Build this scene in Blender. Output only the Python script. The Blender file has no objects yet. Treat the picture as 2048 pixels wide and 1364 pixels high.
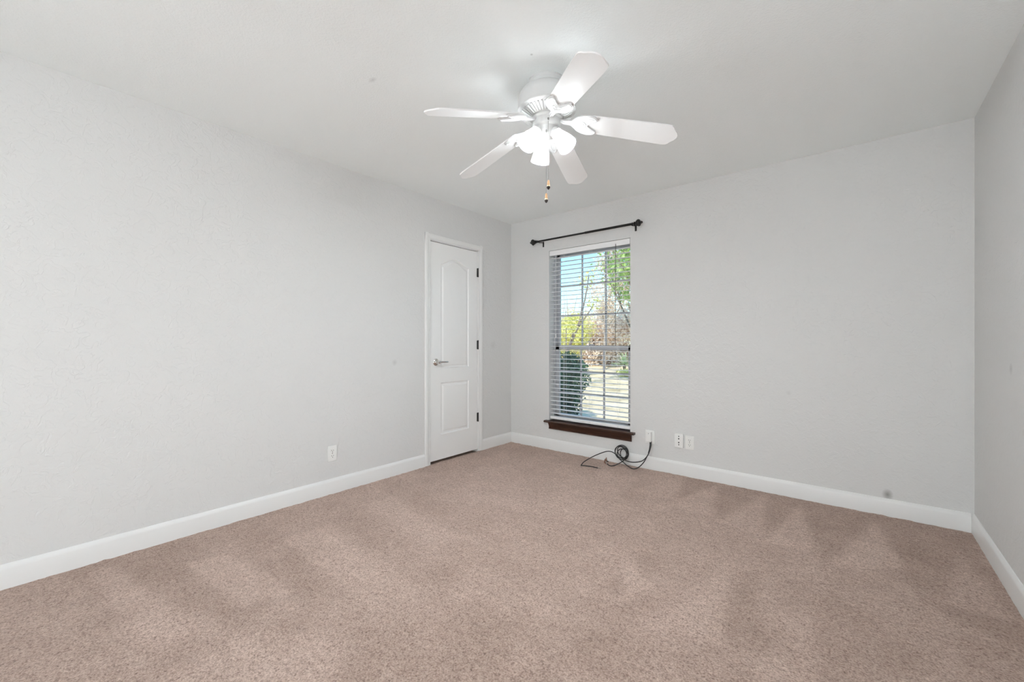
import bpy, bmesh, math, random
import numpy as np
from mathutils import Vector, Matrix, noise as mnoise

C = bpy.context.scene.collection
S = bpy.context.scene
PI = math.pi
R = math.radians

# ------------------------------------------------------------------ camera
W_, L_, H_ = 3.536, 5.60, 2.44          # room: x 0..W_, y -L_..0, z 0..H_
cam_d = bpy.data.cameras.new('camera')
cam = bpy.data.objects.new('camera', cam_d)
C.objects.link(cam)
cam.location = (3.000, -3.629, 1.124)
cam.rotation_euler = (R(90), 0, R(39.444))
cam_d.sensor_width = 36.0
cam_d.lens = 837.5 / 2048 * 36.0
cam_d.shift_y = 1 / 2048
cam_d.clip_start = 0.02
cam_d.clip_end = 300
S.camera = cam

# ------------------------------------------------------------------ sky, sun, exposure
S.view_settings.view_transform = 'Standard'
S.view_settings.look = 'None'
S.view_settings.gamma = 1
S.view_settings.use_curve_mapping = False
S.view_settings.exposure = 0.48
S.cycles.use_denoising = True
S.cycles.max_bounces = 14
S.cycles.diffuse_bounces = 8
S.cycles.transparent_max_bounces = 16
S.cycles.transmission_bounces = 10
S.cycles.sample_clamp_indirect = 6.0

BULB = 690.0         # radiance of each lamp bulb
SUN = 4.2
SKY = 0.30
FILL = 1080.0        # added fill spot standing in for a flashgun, bounced off the front wall

w = bpy.data.worlds.new('sky')
S.world = w
w.use_nodes = True
nt = w.node_tree
bg = nt.nodes['Background']
sky = nt.nodes.new('ShaderNodeTexSky')
sky.sky_type = 'NISHITA'
sky.sun_disc = False
sky.sun_elevation = R(49)
sky.sun_rotation = R(205)
sky.air_density = 1.3
sky.dust_density = 0.1
sky.ozone_density = 2.0
hs = nt.nodes.new('ShaderNodeMix')
hs.data_type = 'RGBA'
hs.blend_type = 'MULTIPLY'
hs.inputs[0].default_value = 1
hs.inputs[7].default_value = (0.52, 0.80, 1.0, 1)
nt.links.new(sky.outputs[0], hs.inputs[6])
nt.links.new(hs.outputs[2], bg.inputs[0])
bg.inputs[1].default_value = SKY

sd = bpy.data.lights.new('sun', 'SUN')
sd.energy = SUN
sd.color = (1.0, 0.95, 0.86)
sd.angle = R(0.6)
sun = bpy.data.objects.new('sun', sd)
C.objects.link(sun)
sun.rotation_euler = Vector((-0.25, 0.72, -0.88)).to_track_quat('-Z', 'Y').to_euler()
sun.location = (8, -10, 12)

fd = bpy.data.lights.new('bounced_fill', 'SPOT')  # unseen spot, added to brighten the whole room
fd.energy = FILL
fd.spot_size = R(90)
fd.spot_blend = 1.0
fd.shadow_soft_size = 0.12
fd.color = (0.86, 0.94, 1.0)
fill_spot = bpy.data.objects.new('bounced_fill', fd)
C.objects.link(fill_spot)
fill_spot.location = (2.10, -3.66, 1.25)
fill_spot.rotation_euler = Vector((0.42, -0.95, -0.20)).to_track_quat('-Z', 'Y').to_euler()


# ------------------------------------------------------------------ materials
def mat(name, col, rough=0.6, metal=0.0, spec=0.5):
    m = bpy.data.materials.new(name)
    m.use_nodes = True
    b = m.node_tree.nodes['Principled BSDF']
    b.inputs['Base Color'].default_value = (*col, 1)
    b.inputs['Roughness'].default_value = rough
    b.inputs['Metallic'].default_value = metal
    b.inputs['Specular IOR Level'].default_value = spec
    return m


def N(m, t, **kw):
    n = m.node_tree.nodes.new(t)
    for k, v in kw.items():
        setattr(n, k, v)
    return n


def lk(m, a, b):
    m.node_tree.links.new(a, b)


def bump(m, height, strength, dist, prev=None):
    b = N(m, 'ShaderNodeBump')
    b.inputs['Strength'].default_value = strength
    b.inputs['Distance'].default_value = dist
    lk(m, height, b.inputs['Height'])
    if prev:
        lk(m, prev, b.inputs['Normal'])
    return b.outputs[0]


def noise_tex(m, scale, detail=3, rough=0.5, vec=None, dist=0.0):
    n = N(m, 'ShaderNodeTexNoise')
    n.inputs['Scale'].default_value = scale
    n.inputs['Detail'].default_value = detail
    n.inputs['Roughness'].default_value = rough
    n.inputs['Distortion'].default_value = dist
    if vec is None:
        vec = N(m, 'ShaderNodeTexCoord').outputs['Object']
    lk(m, vec, n.inputs['Vector'])
    return n.outputs['Fac']


def ramp(m, fac, stops):
    r = N(m, 'ShaderNodeValToRGB')
    e = r.color_ramp.elements
    while len(e) < len(stops):
        e.new(0.5)
    for el, (p, c) in zip(e, stops):
        el.position = p
        el.color = (*c, 1)
    lk(m, fac, r.inputs[0])
    return r.outputs[0]


def plaster(name, col, marks=(), trowel=0.5, scale=1.0):
    """painted textured drywall; marks = (centre, radii, tilt, strength) scuffs"""
    m = mat(name, col, 0.55, 0, 0.3)
    b = m.node_tree.nodes['Principled BSDF']
    co = N(m, 'ShaderNodeTexCoord').outputs['Object']
    n1 = noise_tex(m, 70 * scale, 4, 0.6, co)
    n2 = noise_tex(m, 16 * scale, 3, 0.55, co, 1.2)
    r2 = ramp(m, n2, [(0.50, (0, 0, 0)), (0.56, (1, 1, 1))])
    nn = bump(m, n1, 0.42, 0.0035)
    nn = bump(m, r2, 0.30 * trowel, 0.003, nn)
    lk(m, nn, b.inputs['Normal'])
    if marks:
        cur = None
        for (c, rad, s) in marks:
            mp = N(m, 'ShaderNodeMapping', vector_type='TEXTURE')
            mp.inputs['Location'].default_value = c
            mp.inputs['Scale'].default_value = rad
            lk(m, co, mp.inputs['Vector'])
            g = N(m, 'ShaderNodeTexGradient', gradient_type='SPHERICAL')
            lk(m, mp.outputs[0], g.inputs[0])
            mu = N(m, 'ShaderNodeMath', operation='MULTIPLY')
            lk(m, g.outputs['Fac'], mu.inputs[0])
            mu.inputs[1].default_value = s
            if cur is None:
                cur = mu.outputs[0]
            else:
                mx = N(m, 'ShaderNodeMath', operation='MAXIMUM')
                lk(m, cur, mx.inputs[0])
                lk(m, mu.outputs[0], mx.inputs[1])
                cur = mx.outputs[0]
        mix = N(m, 'ShaderNodeMix', data_type='RGBA')
        lk(m, cur, mix.inputs[0])
        mix.inputs[6].default_value = (*col, 1)
        mix.inputs[7].default_value = (0.16, 0.15, 0.14, 1)
        lk(m, mix.outputs[2], b.inputs['Base Color'])
    return m


WALLC = (0.705, 0.705, 0.697)
M = {}
M['wall_left'] = plaster('painted drywall left', WALLC, [((0, -1.537, 0.947), (0.03, 0.03, 0.03), 0.22), ((0, -0.30, 1.084), (0.03, 0.05, 0.06), 0.12)], 1.0)
M['wall_back'] = plaster('painted drywall back', WALLC, [((3.155, 0, 0.135), (0.03, 0.03, 0.04), 0.75), ((2.62, 0, 0.75), (0.02, 0.02, 0.02), 0.12)], 0.8)
M['wall_right'] = plaster('painted drywall right', WALLC, [((3.536, -0.75, 1.0), (0.03, 0.03, 0.03), 0.3)], 0.8)
M['wall_plain'] = plaster('painted drywall', WALLC)
M['ceiling'] = plaster('painted ceiling', (0.91, 0.945, 0.945), [((1.119, -2.448, 2.44), (0.035, 0.018, 0.03), 0.22), ((1.849, -2.089, 2.44), (0.008, 0.008, 0.008), 0.5)], 0.25, 1.6)
M['trim'] = mat('white satin trim paint', (0.80, 0.80, 0.79), 0.32)
M['door'] = mat('white door paint', (0.86, 0.86, 0.85), 0.35)
bd = M['door'].node_tree.nodes['Principled BSDF']
mpd = N(M['door'], 'ShaderNodeMapping')
mpd.inputs['Scale'].default_value = (60, 60, 4)
lk(M['door'], N(M['door'], 'ShaderNodeTexCoord').outputs['Object'], mpd.inputs[0])
lk(M['door'], bump(M['door'], noise_tex(M['door'], 2.0, 4, 0.6, mpd.outputs[0]), 0.12, 0.002), bd.inputs['Normal'])
M['fan_white'] = mat('white enamelled metal', (0.66, 0.66, 0.655), 0.30)
M['blade_white'] = mat('white lacquered fan blade', (0.86, 0.86, 0.855), 0.38)
M['dark_gap'] = mat('dark shadow gap rubber', (0.03, 0.03, 0.03), 0.8)
M['black_metal'] = mat('black iron', (0.018, 0.017, 0.016), 0.45, 0.4)
M['hinge'] = mat('dark bronze hinge', (0.05, 0.048, 0.045), 0.4, 0.7)
M['chrome'] = mat('polished nickel', (0.62, 0.61, 0.59), 0.12, 1.0)
M['plastic'] = mat('white plastic', (0.84, 0.84, 0.82), 0.3)
M['slot'] = mat('dark socket slot', (0.02, 0.02, 0.02), 0.7)
M['cable'] = mat('black cable jacket', (0.012, 0.012, 0.013), 0.35)
M['blind'] = mat('white blind slat', (0.90, 0.90, 0.90), 0.4)
M['cord'] = mat('white blind cord', (0.8, 0.8, 0.79), 0.7)
M['wand'] = mat('smoky tilt wand plastic', (0.10, 0.09, 0.08), 0.25)
M['vinyl'] = mat('shaded white window frame', (0.50, 0.50, 0.515), 0.35)  # white vinyl; its backlit shade is put into the grey base colour
M['copper'] = mat('tarnished connector metal', (0.35, 0.22, 0.17), 0.35, 0.8)
M['silver'] = mat('nickel connector', (0.75, 0.74, 0.72), 0.25, 1.0)
M['knob_wood'] = mat('light wood pull knob', (0.48, 0.27, 0.13), 0.45)
M['knob_cream'] = mat('cream knob ring', (0.85, 0.74, 0.55), 0.4)
M['knob_dark'] = mat('dark knob tip', (0.03, 0.022, 0.018), 0.4)
M['chain'] = mat('pull chain metal', (0.35, 0.34, 0.33), 0.35, 0.8)
M['bulb'] = bpy.data.materials.new('lit bulb')
M['bulb'].use_nodes = True
_b = M['bulb'].node_tree.nodes['Principled BSDF']
_b.inputs['Base Color'].default_value = (0.9, 0.9, 0.88, 1)
_b.inputs['Emission Color'].default_value = (0.88, 0.95, 1.0, 1)
_b.inputs['Emission Strength'].default_value = BULB


def shade_glass():
    m = bpy.data.materials.new('frosted lamp glass')
    m.use_nodes = True
    t = m.node_tree
    t.nodes.remove(t.nodes['Principled BSDF'])
    out = t.nodes['Material Output']
    tr = N(m, 'ShaderNodeBsdfTranslucent')
    tr.inputs[0].default_value = (0.9, 0.9, 0.88, 1)
    df = N(m, 'ShaderNodeBsdfDiffuse')
    df.inputs[0].default_value = (0.85, 0.85, 0.84, 1)
    tp = N(m, 'ShaderNodeBsdfTransparent')
    gl = N(m, 'ShaderNodeBsdfGlossy')
    gl.inputs['Roughness'].default_value = 0.15
    m1 = N(m, 'ShaderNodeMixShader')
    m1.inputs[0].default_value = 0.55
    lk(m, df.outputs[0], m1.inputs[1])
    lk(m, tr.outputs[0], m1.inputs[2])
    m2 = N(m, 'ShaderNodeMixShader')
    m2.inputs[0].default_value = 0.17
    lk(m, m1.outputs[0], m2.inputs[1])
    lk(m, tp.outputs[0], m2.inputs[2])
    m3 = N(m, 'ShaderNodeMixShader')
    fr = N(m, 'ShaderNodeFresnel')
    fr.inputs[0].default_value = 1.4
    lk(m, fr.outputs[0], m3.inputs[0])
    lk(m, m2.outputs[0], m3.inputs[1])
    lk(m, gl.outputs[0], m3.inputs[2])
    lk(m, m3.outputs[0], out.inputs[0])
    return m


M['shade'] = shade_glass()


def pane_glass():
    m = bpy.data.materials.new('window glass')
    m.use_nodes = True
    t = m.node_tree
    t.nodes.remove(t.nodes['Principled BSDF'])
    tp = N(m, 'ShaderNodeBsdfTransparent')
    tp.inputs[0].default_value = (0.97, 0.985, 0.98, 1)
    gl = N(m, 'ShaderNodeBsdfGlossy')
    gl.inputs['Roughness'].default_value = 0.02
    fr = N(m, 'ShaderNodeFresnel')
    fr.inputs[0].default_value = 1.45
    mx = N(m, 'ShaderNodeMixShader')
    lk(m, fr.outputs[0], mx.inputs[0])
    lk(m, tp.outputs[0], mx.inputs[1])
    lk(m, gl.outputs[0], mx.inputs[2])
    lk(m, mx.outputs[0], t.nodes['Material Output'].inputs[0])
    return m


M['glass'] = pane_glass()


def wood_mat():
    m = mat('dark stained wood', (0.07, 0.028, 0.016), 0.32)
    mp = N(m, 'ShaderNodeMapping')
    mp.inputs['Scale'].default_value = (2.2, 60, 60)
    lk(m, N(m, 'ShaderNodeTexCoord').outputs['Object'], mp.inputs[0])
    n = noise_tex(m, 2.0, 5, 0.65, mp.outputs[0], 0.6)
    c = ramp(m, n, [(0.3, (0.022, 0.0075, 0.004)), (0.55, (0.050, 0.018, 0.009)), (0.75, (0.095, 0.035, 0.017))])
    b = m.node_tree.nodes['Principled BSDF']
    lk(m, c, b.inputs['Base Color'])
    lk(m, bump(m, n, 0.15, 0.001), b.inputs['Normal'])
    return m


M['wood'] = wood_mat()


def carpet_mat():
    m = mat('pinkish beige cut pile carpet', (0.5, 0.36, 0.29), 0.95, 0, 0.1)
    b = m.node_tree.nodes['Principled BSDF']
    co = N(m, 'ShaderNodeTexCoord').outputs['Object']
    at = N(m, 'ShaderNodeAttribute')
    at.attribute_name = 'pile'
    f1 = noise_tex(m, 150, 4, 0.75, co)
    f2 = noise_tex(m, 52, 3, 0.6, co)
    v = N(m, 'ShaderNodeTexVoronoi')
    v.inputs['Scale'].default_value = 130
    lk(m, co, v.inputs['Vector'])
    mx = N(m, 'ShaderNodeMath', operation='MULTIPLY_ADD')
    lk(m, f2, mx.inputs[0])
    mx.inputs[1].default_value = 0.45
    lk(m, f1, mx.inputs[2])
    sb = N(m, 'ShaderNodeMath', operation='MULTIPLY_ADD')
    lk(m, v.outputs['Distance'], sb.inputs[0])
    sb.inputs[1].default_value = -0.22
    lk(m, mx.outputs[0], sb.inputs[2])
    c = ramp(m, sb.outputs[0], [(0.36, (0.220, 0.140, 0.106)), (0.56, (0.530, 0.380, 0.310)), (0.80, (0.760, 0.600, 0.515))])  # tuft speckle; the shade between tufts is put into this colour too
    # direction of the brushed pile: nap lying away reads paler
    nap = ramp(m, at.outputs['Fac'], [(0.0, (0.76, 0.73, 0.71)), (1.0, (1.16, 1.17, 1.18))])
    mul = N(m, 'ShaderNodeMix', data_type='RGBA', blend_type='MULTIPLY')
    mul.inputs[0].default_value = 1
    lk(m, c, mul.inputs[6])
    lk(m, nap, mul.inputs[7])
    lk(m, mul.outputs[2], b.inputs['Base Color'])
    lk(m, bump(m, sb.outputs[0], 0.9, 0.008), b.inputs['Normal'])
    try:
        b.inputs['Sheen Weight'].default_value = 0.15
        b.inputs['Sheen Roughness'].default_value = 0.6
    except KeyError:
        pass
    return m


M['carpet'] = carpet_mat()


def leaf_mat(name, c1, c2, c3=None):
    m = bpy.data.materials.new(name)
    m.use_nodes = True
    b = m.node_tree.nodes['Principled BSDF']
    n = noise_tex(m, 9.0, 2, 0.6)
    n2 = noise_tex(m, 1.3, 2, 0.6)
    a = N(m, 'ShaderNodeMath', operation='MULTIPLY_ADD')
    lk(m, n2, a.inputs[0])
    a.inputs[1].default_value = 0.6
    lk(m, n, a.inputs[2])
    c = ramp(m, a.outputs[0], [(0.55, c1), (0.80, c2), (1.0, c3 or c2)])
    lk(m, c, b.inputs['Base Color'])
    b.inputs['Roughness'].default_value = 0.55
    b.inputs['Specular IOR Level'].default_value = 0.3
    tr = N(m, 'ShaderNodeBsdfTranslucent')
    lk(m, c, tr.inputs[0])
    mx = N(m, 'ShaderNodeMixShader')
    mx.inputs[0].default_value = 0.42
    lk(m, b.outputs[0], mx.inputs[1])
    lk(m, tr.outputs[0], mx.inputs[2])
    lk(m, mx.outputs[0], m.node_tree.nodes['Material Output'].inputs[0])
    return m


M['leaf_green'] = leaf_mat('fresh green leaves', (0.16, 0.28, 0.08), (0.42, 0.56, 0.18), (0.72, 0.76, 0.30))
M['leaf_yellow'] = leaf_mat('yellow green leaves', (0.50, 0.48, 0.10), (0.80, 0.74, 0.22), (0.92, 0.86, 0.40))
M['leaf_tan'] = leaf_mat('dry tan leaves', (0.64, 0.48, 0.35), (0.88, 0.73, 0.57), (0.93, 0.82, 0.68))
M['leaf_dark'] = leaf_mat('dark green shrub leaves', (0.020, 0.055, 0.040), (0.045, 0.11, 0.07), (0.10, 0.20, 0.10))
M['leaf_yucca'] = leaf_mat('pale blade leaves', (0.25, 0.36, 0.16), (0.55, 0.62, 0.36), (0.75, 0.78, 0.55))
M['bark'] = mat('grey brown bark', (0.20, 0.145, 0.105), 0.9)
M['bark_pale'] = mat('pale tan bark', (0.42, 0.33, 0.25), 0.9)
M['lawn'] = mat('dry straw lawn', (0.7, 0.56, 0.36), 0.95, 0, 0.1)
_c = ramp(M['lawn'], noise_tex(M['lawn'], 1.1, 6, 0.7), [(0.34, (0.34, 0.26, 0.13)), (0.48, (0.62, 0.48, 0.29)), (0.68, (0.80, 0.65, 0.44))])
lk(M['lawn'], _c, M['lawn'].node_tree.nodes['Principled BSDF'].inputs['Base Color'])
M['brick'] = mat('exterior brick red', (0.35, 0.20, 0.15), 0.9)


# ------------------------------------------------------------------ mesh helpers
class MB:
    def __init__(self):
        self.bm = bmesh.new()

    def box(self, lo, hi, bev=0.0, seg=2):
        lo, hi = Vector(lo), Vector(hi)
        r = bmesh.ops.create_cube(self.bm, size=1.0)
        vs = r['verts']
        c, s = (lo + hi) / 2, hi - lo
        for v in vs:
            v.co = Vector((v.co.x * s.x, v.co.y * s.y, v.co.z * s.z)) + c
        if bev > 0:
            es = list({e for v in vs for e in v.link_edges})
            bmesh.ops.bevel(self.bm, geom=es, offset=bev, segments=seg, affect='EDGES', profile=0.6)
        return self

    def lathe(self, prof, mtx=None, n=32, closed=False, cap=True):
        """prof: (r, z) list, revolved about z"""
        mtx = mtx or Matrix()
        rings = []
        for (r, z) in prof:
            if r < 1e-6:
                rings.append([self.bm.verts.new(mtx @ Vector((0, 0, z)))])
            else:
                rings.append([self.bm.verts.new(mtx @ Vector((r * math.cos(2 * PI * k / n), r * math.sin(2 * PI * k / n), z))) for k in range(n)])
        prs = list(zip(rings[:-1], rings[1:]))
        if closed:
            prs.append((rings[-1], rings[0]))
        for a, b in prs:
            for k in range(n):
                k2 = (k + 1) % n
                if len(a) == 1 and len(b) == 1:
                    continue
                if len(a) == 1:
                    f = (a[0], b[k2], b[k])
                elif len(b) == 1:
                    f = (a[k], a[k2], b[0])
                else:
                    f = (a[k], a[k2], b[k2], b[k])
                self.bm.faces.new(f)
        if cap and not closed:
            if len(rings[0]) > 1:
                self.bm.faces.new(rings[0][::-1])
            if len(rings[-1]) > 1:
                self.bm.faces.new(rings[-1])
        return self

    def tube(self, pts, rad, n=8, taper=None):
        pts = [Vector(p) for p in pts]
        m = len(pts)
        rings = []
        up = None
        for i, p in enumerate(pts):
            t = (pts[min(i + 1, m - 1)] - pts[max(i - 1, 0)])
            if t.length < 1e-9:
                t = Vector((0, 0, 1))
            t.normalize()
            if up is None:
                up = t.orthogonal().normalized()
            else:
                up = (up - t * up.dot(t))
                up = up.normalized() if up.length > 1e-6 else t.orthogonal().normalized()
            sd_ = t.cross(up)
            rr = rad if taper is None else rad + (taper - rad) * i / max(1, m - 1)
            rings.append([self.bm.verts.new(p + rr * (math.cos(2 * PI * k / n) * up + math.sin(2 * PI * k / n) * sd_)) for k in range(n)])
        for a, b in zip(rings[:-1], rings[1:]):
            for k in range(n):
                self.bm.faces.new((a[k], a[(k + 1) % n], b[(k + 1) % n], b[k]))
        self.bm.faces.new(rings[0][::-1])
        self.bm.faces.new(rings[-1])
        return self

    def prism(self, outline, z0, z1, mtx=None):
        mtx = mtx or Matrix()
        a = [self.bm.verts.new(mtx @ Vector((x, y, z0))) for x, y in outline]
        b = [self.bm.verts.new(mtx @ Vector((x, y, z1))) for x, y in outline]
        n = len(a)
        self.bm.faces.new(a[::-1])
        self.bm.faces.new(b)
        for k in range(n):
            self.bm.faces.new((a[k], a[(k + 1) % n], b[(k + 1) % n], b[k]))
        return self

    def sweep(self, prof, p0, p1, out, up=(0, 0, 1)):
        """closed profile (o, u) swept straight from p0 to p1; o along out, u along up"""
        p0, p1, out, up = Vector(p0), Vector(p1), Vector(out), Vector(up)
        a = [self.bm.verts.new(p0 + out * o + up * u) for o, u in prof]
        b = [self.bm.verts.new(p1 + out * o + up * u) for o, u in prof]
        n = len(a)
        self.bm.faces.new(a)
        self.bm.faces.new(b[::-1])
        for k in range(n):
            self.bm.faces.new((a[k], b[k], b[(k + 1) % n], a[(k + 1) % n]))
        return self

    def build(self, name, m, parent=None, smooth=None):
        bmesh.ops.recalc_face_normals(self.bm, faces=self.bm.faces[:])
        me = bpy.data.meshes.new(name)
        self.bm.to_mesh(me)
        self.bm.free()
        me.materials.append(m)
        o = bpy.data.objects.new(name, me)
        C.objects.link(o)
        if smooth is not None:
            for p in me.polygons:
                p.use_smooth = True
            me.set_sharp_from_angle(angle=R(smooth))
        if parent:
            o.parent = parent
        return o


def obj_np(name, verts, faces, m, parent=None):
    me = bpy.data.meshes.new(name)
    me.from_pydata([tuple(v) for v in verts], [], [tuple(f) for f in faces])
    me.materials.append(m)
    o = bpy.data.objects.new(name, me)
    C.objects.link(o)
    if parent:
        o.parent = parent
    return o


def tag(o, label, cat, group=None, kind=None):
    o['label'] = label
    o['category'] = cat
    if group:
        o['group'] = group
    if kind:
        o['kind'] = kind
    return o


def thing(name, label, cat, loc=(0, 0, 0), group=None, kind=None):
    o = bpy.data.objects.new(name, None)
    o.empty_display_size = 0.1
    C.objects.link(o)
    o.location = loc
    return tag(o, label, cat, group, kind)


def smooth_path(pts, k=6):
    pts = [Vector(p) for p in pts]
    out = []
    n = len(pts)
    for i in range(n - 1):
        p0, p1, p2, p3 = pts[max(i - 1, 0)], pts[i], pts[i + 1], pts[min(i + 2, n - 1)]
        for j in range(k):
            t = j / k
            out.append(0.5 * ((2 * p1) + (p2 - p0) * t + (2 * p0 - 5 * p1 + 4 * p2 - p3) * t * t + (3 * p1 - p0 - 3 * p2 + p3) * t ** 3))
    out.append(pts[-1])
    return out


# ------------------------------------------------------------------ room shell
T = 0.15
WX0, WX1, WZ0, WZ1 = 0.516, 1.409, 0.302, 2.070       # window opening
DY0, DY1, DZ1 = -1.156, -0.532, 2.050                  # door opening

# carpet floor with the marks the vacuum cleaner left in the nap
gx = np.linspace(0, W_, 283)
gy = np.linspace(-L_, 0, 449)
X, Y = np.meshgrid(gx, gy)
pile = np.full(X.shape, 0.52)


def poly_mask(poly):
    inside = np.zeros(X.shape, bool)
    n = len(poly)
    for i in range(n):
        x1, y1 = poly[i]
        x2, y2 = poly[(i + 1) % n]
        cond = ((y1 > Y) != (y2 > Y))
        xi = (x2 - x1) * (Y - y1) / (y2 - y1 + 1e-12) + x1
        inside ^= cond & (X < xi)
    return inside


strokes = [
    # darker nap along the window wall, between the wedge-shaped strokes
    (0.16, [(1.70, 0), (3.536, 0), (3.536, -1.35), (3.21, -1.11), (3.09, -0.14), (2.873, -1.03), (2.70, -0.10), (2.631, -1.04), (2.484, -0.02), (2.349, -0.93), (2.156, -0.07), (2.02, -0.70), (1.893, -0.02)]),
    (0.12, [(3.13, -0.30), (3.30, -0.42), (3.215, -1.12)]),
    (0.95, [(3.09, -0.14), (3.18, -0.80), (2.90, -0.98)]),
    (0.90, [(2.70, -0.10), (2.82, -0.85), (2.60, -0.95)]),
    (0.85, [(2.484, -0.02), (2.56, -0.85), (2.32, -0.80)]),
    (0.85, [(2.156, -0.07), (2.28, -0.75), (1.98, -0.70)]),
    (0.80, [(1.893, -0.02), (2.02, -0.60), (1.70, -0.60)]),
    (0.72, [(3.42, -0.35), (3.50, -1.05), (3.30, -1.05)]),
    # second row of strokes nearer the middle of the room
    (0.25, [(2.60, -1.20), (2.80, -2.10), (2.55, -2.00)]),
    (0.85, [(2.50, -1.25), (2.62, -1.95), (2.38, -2.00)]),
    (0.30, [(2.90, -1.25), (3.20, -1.55), (2.95, -2.20), (2.78, -2.10)]),
    (0.75, [(2.85, -1.35), (2.92, -2.15), (2.72, -2.10)]),
    (0.25, [(3.30, -1.30), (3.536, -1.20), (3.536, -1.50), (3.28, -1.52)]),
    (0.28, [(2.15, -1.35), (2.35, -2.05), (2.08, -2.10)]),
    (0.90, [(2.03, -1.50), (2.30, -1.75), (2.22, -1.95)]),
    (0.25, [(2.25, -1.95), (2.45, -2.30), (2.15, -2.42)]),
    (0.30, [(1.70, -2.30), (2.15, -2.35), (2.40, -2.70), (1.75, -2.75)]),
    # strokes pushed towards the wall with the door
    (0.25, [(0.0, -3.45), (0.0, -3.00), (0.90, -3.12), (1.00, -3.26)]),
    (0.92, [(0.10, -3.36), (0.13, -3.28), (1.05, -3.12), (1.02, -3.26), (0.95, -3.32)]),
    (0.22, [(0.05, -3.22), (0.05, -2.95), (1.05, -2.88), (1.20, -3.05)]),
    (0.92, [(0.36, -3.05), (0.42, -2.88), (1.05, -2.78), (1.00, -2.98)]),
    (0.30, [(0.15, -2.80), (0.10, -2.60), (1.25, -2.58), (1.25, -2.80)]),
    (0.85, [(0.45, -2.62), (0.50, -2.38), (1.50, -2.42), (1.45, -2.64)]),
    (0.35, [(0.15, -2.30), (0.15, -2.10), (1.10, -2.20), (1.10, -2.35)]),
    (0.80, [(0.35, -2.05), (0.40, -1.85), (1.25, -1.95), (1.25, -2.15)]),
    (0.35, [(0.15, -1.80), (0.15, -1.60), (0.95, -1.75), (0.95, -1.85)]),
    (0.80, [(1.15, -3.05), (1.55, -2.75), (1.75, -3.00), (1.35, -3.40)]),
    (0.30, [(1.45, -2.75), (1.70, -2.60), (2.10, -2.85), (1.80, -3.05)]),
    (0.72, [(0.20, -0.40), (1.60, -0.30), (1.70, -1.40), (0.60, -1.50)]),
]
for val, poly in strokes:
    msk = poly_mask(poly)
    pile[msk] = pile[msk] * 0.15 + val * 0.85
rng = np.random.default_rng(4)


def blur(a, k):
    for _ in range(k):
        p = np.pad(a, 1, mode='edge')
        a = (p[1:-1, :-2] + p[1:-1, 2:] + p[:-2, 1:-1] + p[2:, 1:-1] + 2 * p[1:-1, 1:-1]) / 6
    return a


pile = blur(pile, 5)
lf = blur(rng.standard_normal(X.shape), 40)
lf2 = blur(rng.standard_normal(X.shape), 6)
pile += lf / lf.std() * 0.06 + lf2 / lf2.std() * 0.05
ny, nx = X.shape
idx = np.arange(nx * ny).reshape(ny, nx)
fq = np.stack([idx[:-1, :-1], idx[:-1, 1:], idx[1:, 1:], idx[1:, :-1]], -1).reshape(-1, 4)
zz = blur(rng.standard_normal(X.shape), 2)
zz = zz / zz.std() * 0.0012 - 0.001
vv = np.stack([X, Y, zz], -1).reshape(-1, 3)
floor = obj_np('floor', vv, fq, M['carpet'])
attr = floor.data.attributes.new('pile', 'FLOAT', 'POINT')
attr.data.foreach_set('value', np.clip(pile, 0, 1).reshape(-1).astype(np.float32))
tag(floor, 'pinkish beige cut pile carpet with vacuum marks covering the whole floor', 'carpet', kind='structure')

f = MB().box((-3, -7.0, H_), (7, 0.15, H_ + 0.12))
tag(f.build('ceiling', M['ceiling']), 'white textured ceiling above the whole room', 'ceiling', kind='structure')

# left wall with a recess for the door
b = MB()
b.box((-T, -L_, -0.1), (0, DY0, H_))
b.box((-T, DY1, -0.1), (0, 0, H_))
b.box((-T, DY0, DZ1), (0, DY1, H_))
# unlit closet behind the door
b.box((-0.76, DY0 - 0.3, -0.1), (-0.70, DY1 + 0.3, H_))
b.box((-0.72, DY0 - 0.36, -0.1), (-T, DY0 - 0.3, H_))
b.box((-0.72, DY1 + 0.3, -0.1), (-T, DY1 + 0.36, H_))
b.box((-0.76, DY0 - 0.36, -0.16), (0.0, DY1 + 0.36, -0.1))
tag(b.build('wall_left', M['wall_left']), 'long white textured wall holding the narrow panelled door', 'wall', kind='structure')
# wall with the window
b = MB()
b.box((-3, 0, -0.3), (WX0, T, H_))
b.box((WX1, 0, -0.3), (7, T, H_))
b.box((WX0, 0, -0.3), (WX1, T, WZ0 - 0.02))
b.box((WX0, 0, WZ1), (WX1, T, H_))
tag(b.build('wall_back', M['wall_back']), 'white textured wall with the window and black curtain rod', 'wall', kind='structure')
b = MB().box((W_, -L_, -0.1), (W_ + T, 0, H_))
tag(b.build('wall_right', M['wall_right']), 'blank white wall at the right edge of the photo', 'wall', kind='structure')

# wall behind the photographer
b = MB().box((-T, -L_ - T, -0.1), (W_ + T, -L_, H_))
tag(b.build('wall_front', M['wall_plain']), 'plain white wall behind the photographer', 'wall', kind='structure')

b = MB().box((-3.2, -7.2, H_ + 0.12), (7.2, 0.35, H_ + 0.3))  # unseen, added to block the sun; eave depth set for its shadow
tag(b.build('roof', M['brick']), 'unseen roof slab added above the room, eaves sized for their shade on the garden', 'roof', kind='structure')

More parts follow.
